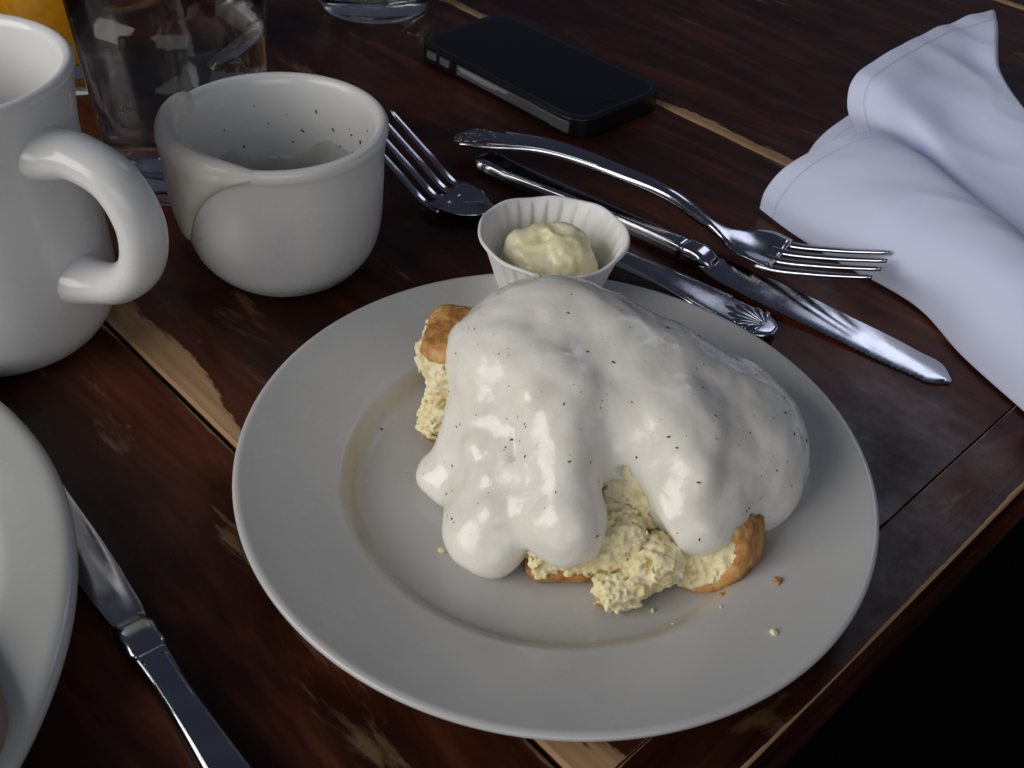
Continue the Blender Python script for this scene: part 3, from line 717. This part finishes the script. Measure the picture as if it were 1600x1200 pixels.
cols3 = [[(1262, 240, .004), (1278, 218, .010), (1302, 196, .016), (1336, 176, .020), (1372, 170, .018)],
         [(1300, 262, .006), (1318, 240, .013), (1342, 220, .018), (1372, 205, .020), (1402, 200, .016)],
         [(1350, 292, .006), (1368, 270, .012), (1392, 252, .016), (1420, 240, .017), (1450, 236, .012)]]
cols4 = [[(1440, 478, .0012), (1462, 496, .0022), (1488, 528, .0024), (1494, 540, .0012)],
         [(1470, 458, .0020), (1500, 478, .0040), (1525, 510, .0040), (1530, 535, .0030)],
         [(1510, 440, .003), (1540, 460, .005), (1565, 490, .005), (1580, 520, .004)]]
# the standing flap folds over and comes down behind
V, Fc, UV = [], [], []
for ci, (cols, nu, nv) in enumerate(((cols1, 90, 72), (cols2, 80, 72), (cols3, 30, 36), (cols4, 24, 30))):
    B = sheet(cols, nu, nv); off = len(V)
    wx, wy, wz = B[..., 0], B[..., 1], B[..., 2]
    ca, sa = math.cos(-.62), math.sin(-.62); la, lc = wx * ca + wy * sa, -wx * sa + wy * ca
    wr_ = vnoise(la, lc * 2.2, wz, .030, 51 + ci) * .0011 + (.5 - np.abs(vnoise(la, lc * 2.0, wz, .042, 61 + ci))) * .0014 + vnoise(wx, wy, wz, .011, 71) * .00025
    B[..., 2] += wr_ * np.clip((wz - .001) / .006, 0, 1)
    if ci == 1:   # back of the flap
        back = []
        for i in range(nu):
            t_ = B[i, -1]; dv = np.array([.010, .016, 0]); back.append([t_ + dv * .5 + np.array([0, 0, -.004]), t_ + dv * 1.2 + np.array([0, 0, -t_[2] * .45]), t_ + dv * 1.8 + np.array([0, 0, -t_[2] * .95])])
        B = np.concatenate([B, np.array(back)], 1); nv += 3
    for i in range(nu):
        for j in range(nv):
            V.append(B[i, j])
    d_u = np.concatenate([[0], np.cumsum(np.linalg.norm(np.diff(B[:, nv // 2], axis=0), axis=1))]); d_v = np.concatenate([[0], np.cumsum(np.linalg.norm(np.diff(B[nu // 2], axis=0), axis=1))])
    UV += [(d_u[i], d_v[j]) for i in range(nu) for j in range(nv)]
    Fc += grid_faces(nu, nv, off)
nap = mesh_obj('cloth_napkin', V, Fc, M['cloth'], uv=UV)
md = nap.modifiers.new('t', 'SOLIDIFY'); md.thickness = .0012; md.offset = 0
md = nap.modifiers.new('s', 'SUBSURF'); md.levels = 1; md.render_levels = 1
tag(nap, 'crumpled white cloth napkin with a stitched hem at the right edge', 'napkin')

# ------------------------------------------------------------------ paper cup of butter
RC = (.0107, .3285); RZ = .0120
ram = thing('paper_cup', 'small pleated white paper cup on the rear rim of the big plate', 'paper cup', (*RC, RZ))
NP = 28
def pleat(a, depth): 
    t = (a * NP / (2 * math.pi)) % 1.0
    return depth * (t / .82 if t < .82 else (1 - t) / .18)
def ram_wall():
    V = []; nA = NP * 10; prof = [(0, 0, .0003), (.008, 0, .0003), (.0166, 0, .0006), (.0178, .3, .0012), (.0192, .8, .005), (.0214, 1, .012), (.0236, 1, .019), (.0252, .8, .0232), (.0258, .25, .0246), (.0262, 0, .0255), (.0267, 0, .0259), (.0272, 0, .0258), (.0275, 0, .0252), (.0273, 0, .0246), (.0268, 0, .0244)]
    for j in range(nA):
        a = 2 * math.pi * j / nA
        for r, pl, z in prof:
            rr = r + pl * (pleat(a + z * 4, .0011) - .0005) + (.00025 * math.sin(5 * a + 2) + .0003 * math.sin(3 * a)) * (r > .02)
            zz = z + (.0005 * math.sin(2 * a + 1) + .0003 * math.sin(9 * a)) * (z > .02)
            V.append((rr * math.cos(a), rr * math.sin(a), zz))
    k = len(prof); Fc = grid_faces(nA, k) + [((nA - 1) * k + i, i, i + 1, (nA - 1) * k + i + 1) for i in range(k - 1)]
    return V, Fc
V, Fc = ram_wall()
o = mesh_obj('pleated_wall', V, Fc, M['paper'], ram)
md = o.modifiers.new('t', 'SOLIDIFY'); md.thickness = .00022; md.offset = 0
F1 = Field((RC[0] - .026, RC[1] - .026, RZ + .0005), (RC[0] + .026, RC[1] + .026, RZ + .034), .0006)
bc = (RC[0] - .0005, RC[1] - .0005)
d = F1.ell((bc[0], bc[1], RZ + .010), (.0185, .0178, .0155))
d = smin(d, F1.ell((bc[0] - .0095, bc[1] + .001, RZ + .0200), (.0065, .0060, .0048), .3), .005)
d = smin(d, F1.ell((bc[0] + .0030, bc[1] + .0015, RZ + .0225), (.0105, .0085, .0055), -.2), .004)
d = smin(d, F1.ell((bc[0] + .0065, bc[1] - .005, RZ + .0200), (.0080, .0070, .0055), .5), .004)
d = smax(d, -F1.ell((bc[0] + .0025, bc[1] - .0005, RZ + .0300), (.0055, .0028, .0032), -.5), .002)
d = smax(d, -F1.ell((bc[0] - .0045, bc[1] - .0035, RZ + .0265), (.0040, .0018, .0030), .6), .002)
d += .0007 * F1.noise(.0045, 11) + .00035 * F1.noise(.0018, 12)
rl = np.sqrt((F1.X - RC[0]) ** 2 + (F1.Y - RC[1]) ** 2); d = np.maximum(d, rl - (.0178 + (F1.Z - RZ) * .30))
V, Q = F1.mesh(d); tag(big_mesh('whipped_butter', V, Q, M['butter']), 'pale yellow scoop of whipped butter in the paper cup', 'butter')

# ------------------------------------------------------------------ biscuit pieces
ZP = .0044                                                   # plate surface under the food
def crumb_noise(F_, s1=1.0, seed=20):
    pits = np.maximum(0, F_.noise(.0030, seed + 4) - .30) * .0040 + np.maximum(0, F_.noise(.0016, seed + 8) - .35) * .0020
    lay = vnoise(F_.X, F_.Y, F_.Z * 1.9, .0062, seed + 9)
    return .0008 * s1 * F_.noise(.0080, seed) + .0011 * s1 * (np.abs(lay) - .3) + .0006 * s1 * F_.noise(.0034, seed + 1) + .0006 * F_.noise(.0017, seed + 2) + .0008 * F_.noise(.0010, seed + 3) + pits * s1
def biscuit(label, lo, hi, shape, h=.0006, crusts=(), seed=20, rough=1.0):
    """crumb body plus crust layers cut from the same shape"""
    F_ = Field(lo, hi, h); d = shape(F_)
    nz = crumb_noise(F_, rough, seed)
    c = .5 * (np.array(lo) + np.array(hi)); 
    root = thing('biscuit_piece', label, 'biscuit', (0, 0, 0), 0, 'broken biscuit under the gravy')
    cm = None
    for cf in crusts:
        s_ = cf(F_)                                          # negative inside the crust zone
        cm = s_ if cm is None else np.minimum(cm, s_)
    body = d + nz
    body = np.maximum(body, ZP + .0002 - F_.Z)
    if cm is not None:
        jit = .0006 * F_.noise(.002, seed + 7)
        body = np.maximum(body, -(cm + jit + .0003))
        base_ = np.maximum(d - .0002 + .0005 * F_.noise(.003, seed + 5) + .0003 * F_.noise(.0012, seed + 6), ZP + .0002 - F_.Z)
        for cf in crusts:
            V, Q = F_.mesh(np.maximum(base_, cf(F_) + jit)); big_mesh('crust', V, Q, M['crust'], root)
    V, Q = F_.mesh(body); big_mesh('crumb', V, Q, M['crumb'], root)
    return root
# left half: stands as a block, broken face to the left
lp = P(690, 690, ZP)
def sh_left(F_):
    d = F_.box((lp[0] + .019, lp[1] + .009, ZP + .0195), (.0265, .0145, .0205), -.10, .007)
    d = smax(d, -F_.ell((lp[0] - .0100, lp[1] - .002, ZP + .017), (.0065, .022, .0105)), .003)
    return d
biscuit('half of the biscuit with its broken crumb face to the left and golden crust above', (lp[0] - .013, lp[1] - .012, ZP - .002), (lp[0] + .050, lp[1] + .030, ZP + .046), sh_left, .0005,
        (lambda F_: (ZP + .0355) - F_.Z, lambda F_: F_.Z - (ZP + .0042)), 20, 1.1)
# front chunk below the middle lobe
fp = P(880, 915, ZP)
def sh_front(F_):
    d = F_.box((fp[0] + .000, fp[1] + .0125, ZP + .0080), (.0120, .0125, .0085), .12, .004)
    d = smin(d, F_.box((fp[0] + .014, fp[1] + .0105, ZP + .0110), (.0060, .0090, .0090), .3, .004), .003)
    return d
biscuit('biscuit chunk under the gravy lobe at the front with browned bottom edge', (fp[0] - .017, fp[1] - .006, ZP - .002), (fp[0] + .026, fp[1] + .030, ZP + .024), sh_front, .00045,
        (lambda F_: F_.Z - (ZP + .0030 + .0012 * (F_.X < fp[0] + .008)),), 40, .9)
# inner wall of the hollow
ip = P(1000, 800, .022)
def sh_in(F_):
    c_ = P(992, 800, .024)
    d = F_.ell((c_[0] + .001, c_[1] + .0280, .0100), (.0220, .0285, .0325))
    d = smax(d, -F_.ell(P(1026, 868, .0140), (.0070, .0085, .0060), .4), .0015)
    d = smax(d, -F_.ell(P(965, 850, .0180), (.0030, .0050, .0060), .2), .0015)
    return d
biscuit('hollowed biscuit inside the opening between the two front gravy lobes', (ip[0] - .026, ip[1] - .010, ZP - .002), (ip[0] + .028, ip[1] + .040, .046), sh_in, .0005, (), 60, 1.7)
# fallen middle chunk
mp = P(1000, 905, .010)
def sh_mid(F_):
    d = F_.ell((mp[0] + .0035, mp[1] + .0045, .0125), (.0098, .0080, .0088), .5)
    d = smin(d, F_.ell((mp[0] - .0055, mp[1] - .0030, .0085), (.0080, .0062, .0058), .3), .003)
    return d
c0 = P(948, 942, .006)
biscuit('small crumbly biscuit chunk that has fallen forward out of the opening', (mp[0] - .022, mp[1] - .016, ZP - .002), (mp[0] + .018, mp[1] + .024, .027), sh_mid, .0004,
        (lambda F_: np.sqrt((F_.X - c0[0]) ** 2 + (F_.Y - c0[1]) ** 2 + (F_.Z - .006) ** 2) - .0038,), 80, 1.0)
# right chunk with brown outer crust
rp = P(1080, 938, ZP)
def sh_right(F_):
    d = F_.ell((rp[0] + .001, rp[1] + .021, ZP + .008), (.0205, .0205, .0190), .2)
    n_ = np.array([-.26, -.88, .38]); d = smax(d, n_[0] * (F_.X - rp[0] - .001) + n_[1] * (F_.Y - rp[1] - .0060) + n_[2] * (F_.Z - ZP - .008), .0012)
    d = smax(d, (rp[0] - .0035 + .0016 * F_.noise(.004, 133)) - F_.X, .001)
    return d
def cr_right(F_):
    return -(F_.ell((rp[0] + .001, rp[1] + .021, ZP + .008), (.0205, .0205, .0190), .2) + .0017)
biscuit('biscuit chunk at the right of the opening with a curved brown crust', (rp[0] - .024, rp[1] - .004, ZP - .002), (rp[0] + .026, rp[1] + .046, ZP + .030), sh_right, .0005, (cr_right,), 100, .8)

# ------------------------------------------------------------------ gravy
GF = Field((-.042, .185, ZP - .002), (.108, .315, .068), .0008)
def E3(x, y, z, r, rz=0.0, tilt=0.0): return GF.ell(P(x, y, z), r, rz, tilt)
def C3(a_, b_, ra, rb): return GF.cap(P(*a_), P(*b_), ra, rb)
g = E3(895, 605, .031, (.037, .030, .0275))
g = smin(g, E3(985, 620, .0330, (.030, .024, .0200), -.2), .010)
g = smin(g, E3(1040, 660, .0240, (.042, .034, .0215), -.25), .014)
g = smin(g, E3(1110, 690, .0200, (.0260, .026, .0160), -.3), .014)
g = smin(g, E3(975, 660, .0355, (.0200, .0130, .0110), -.1), .010)
g = smin(g, E3(1135, 735, .0120, (.0225, .022, .0135), -.3), .010)
g = smin(g, E3(768, 552, .0400, (.0135, .0150, .0115)), .010)
g = smin(g, E3(868, 505, .0440, (.0200, .0170, .0130)), .012)
g = smin(g, C3((782, 580, .042), (748, 720, .018), .0100, .0085), .007)
g = smin(g, C3((790, 690, .024), (765, 810, .014), .0120, .0110), .006)
g = smin(g, C3((750, 640, .028), (712, 735, .0125), .0085, .0080), .005)
g = smin(g, E3(700, 750, .0095, (.0095, .0110, .0072), .4), .0035)
g = smin(g, E3(818, 735, .0240, (.0120, .0120, .0125)), .008)
g = smin(g, E3(822, 800, .0190, (.0100, .0095, .0105)), .006)
g = smin(g, E3(745, 790, .0120, (.0110, .0110, .0075)), .005)
g = smin(g, E3(762, 838, .0110, (.0135, .0120, .0090), .1), .004)
g = smin(g, C3((860, 600, .046), (885, 805, .0250), .0120, .0105), .008)
g = smin(g, E3(890, 825, .0230, (.0105, .0105, .0110)), .004)
g = smin(g, C3((1060, 690, .036), (1080, 795, .0235), .0125, .0125), .010)
g = smin(g, E3(1088, 800, .0220, (.0125, .0115, .0105)), .006)
g = smin(g, C3((1120, 760, .024), (1180, 770, .016), .0105, .0080), .008)
g = smin(g, E3(1168, 742, .0080, (.0140, .018, .0080), -.3), .006)
# the opening, the slit and bubble holes
g = smax(g, -GF.cap(P(980, 748, .0345), P(1000, 895, .012), .0030, .0135), .0025)
g += .0012 * GF.noise(.020, 5) + .0006 * GF.noise(.0085, 6) + .00030 * GF.noise(.0045, 7) + .0014 * GF.noise(.0100, 9) * np.clip((.022 - GF.Z) / .012, 0, 1)
def g_hit(px, py):
    """first gravy surface point met on the way down through photo point (px, py)"""
    for z in np.arange(.066, ZP, -.0004):
        q = P(px, py, z); i = np.round((q - GF.lo) / GF.h).astype(int)
        if (i >= 0).all() and (i < np.array(g.shape)).all() and g[tuple(i)] < 0: return q
    return P(px, py, ZP)
for x_, y_, r_, dz in ((955, 505, .0075, .0010), (702, 492, .005, .0008), (835, 605, .006, .0007), (800, 520, .007, .0007), (745, 690, .0045, .0008), (770, 790, .006, .0010),
                       (1070, 610, .008, .0006), (905, 590, .007, .0007), (1095, 720, .007, .0006)):
    q = g_hit(x_, y_); q[2] -= r_ * .75 - dz; g = smin(g, np.sqrt((GF.X - q[0]) ** 2 + (GF.Y - q[1]) ** 2 + (GF.Z - q[2]) ** 2) - r_ * .75, .0040)
q0, q1 = g_hit(800, 668), g_hit(801, 712); g = smax(g, -GF.cap(q0, q1, .0013, .0017), .0008)
for (x_, y_), r_ in (((974, 737), .0022), ((951, 772), .0018)):
    q = g_hit(x_, y_); g = smax(g, -(np.sqrt((GF.X - q[0]) ** 2 + (GF.Y - q[1]) ** 2 + (GF.Z - q[2]) ** 2) - r_), .0006)
g = np.maximum(g, ZP + .0001 - GF.Z)
V, Q = GF.mesh(g)
grv = big_mesh('gravy', V, Q, M['gravy'])
md = grv.modifiers.new('s', 'SMOOTH'); md.iterations = 3; md.factor = .5
tag(grv, 'thick white peppered gravy poured over the biscuit on the big plate', 'gravy')
# pepper on the gravy
e1, e2 = V[Q[:, 1]] - V[Q[:, 0]], V[Q[:, 3]] - V[Q[:, 0]]; nr = np.cross(e1, e2); nr /= np.linalg.norm(nr, axis=1)[:, None] + 1e-12
up = np.where(nr[:, 2] > .05)[0]; rng = np.random.RandomState(12); pick = rng.choice(up, 190, replace=False)
cn = V[Q[pick]].mean(1)
flakes('pepper_flakes', cn[:130], nr[pick[:130]], .00010, .00034, M['pepper'], grv, 8)
flakes('pepper_flakes', cn[130:], nr[pick[130:]], .00026, .00062, M['pepper'], grv, 9)

# ------------------------------------------------------------------ crumbs on the plate
def plate_z(x, y):
    r = math.hypot(x - PC[0], y - PC[1]); return float(np.interp(r, [0, .045, .056, .0612, .064, .0668, .07, .08, .09, .0945], [.004, .004, .0044, .0056, .0082, .0103, .0112, .0139, .0167, .0181]))
def crumb(px, py, s_, label, m='crumb', seed=0):
    for _ in range(1):
        q = P(px, py, .014); 
        for it in range(6): q = P(px, py, plate_z(q[0], q[1]))
    rg = np.random.RandomState(seed); bm = bmesh.new(); bmesh.ops.create_icosphere(bm, subdivisions=2, radius=s_)
    for v in bm.verts: v.co *= rg.uniform(.6, 1.15); v.co.z *= .75; v.co.x *= 1.25
    o = bm_obj('biscuit_crumb', bm, M[m], smooth=False); o.location = (q[0], q[1], plate_z(q[0], q[1]) + s_ * .55); o.rotation_euler = (0, 0, rg.uniform(0, 6))
    tag(o, label, 'crumb', 'crumbs on the big plate')
crumb(1214, 910, .0013, 'flat golden crumb on the right part of the plate rim', 'crust', 1)
crumb(1208, 990, .0011, 'white crumb farthest to the lower right on the plate rim', 'crumb', 2)
crumb(1128, 932, .0010, 'browned crumb close to the right biscuit chunk', 'crust', 3)
crumb(1126, 949, .0006, 'tiny pale crumb just below the browned crumb on the plate', 'crumb', 4)
crumb(1052, 977, .0006, 'tiny pale crumb in front of the fallen biscuit chunk', 'crumb', 5)
crumb(691, 862, .0012, 'pale yellow crumb beside the gravy puddle at the left', 'crumb', 6)
crumb(930, 908, .0008, 'small white crumb in front of the front biscuit chunk', 'crumb', 7)
crumb(1020, 955, .0007, 'crumb right beside the fallen biscuit chunk', 'crumb', 8)
pq = P(596, 670, .0055); flakes_o = None
bm = bmesh.new(); bmesh.ops.create_icosphere(bm, subdivisions=1, radius=.0004)
o = bm_obj('pepper_speck', bm, M['pepper'], smooth=False); o.location = (pq[0], pq[1], plate_z(pq[0], pq[1]) + .0001)
tag(o, 'single black pepper speck on the bare left side of the plate well', 'pepper')
# food on the left plate
bm = bmesh.new(); bmesh.ops.create_uvsphere(bm, u_segments=48, v_segments=20, radius=1)
for v in bm.verts:
    a = math.atan2(v.co.y, v.co.x); k = 1 + .03 * math.sin(3 * a + 1) + .015 * math.sin(8 * a)
    v.co = Vector((v.co.x * .052 * k, v.co.y * .045 * k, math.copysign(abs(v.co.z) ** .6, v.co.z) * .0085))
fd = bm_obj('side_food', bm, M['food']); q = P(-230, 1120, .020); fd.location = (q[0] - .0175, q[1] - .010, .0200)
tag(fd, 'dull beige piece of food at the edge of the left plate', 'food')
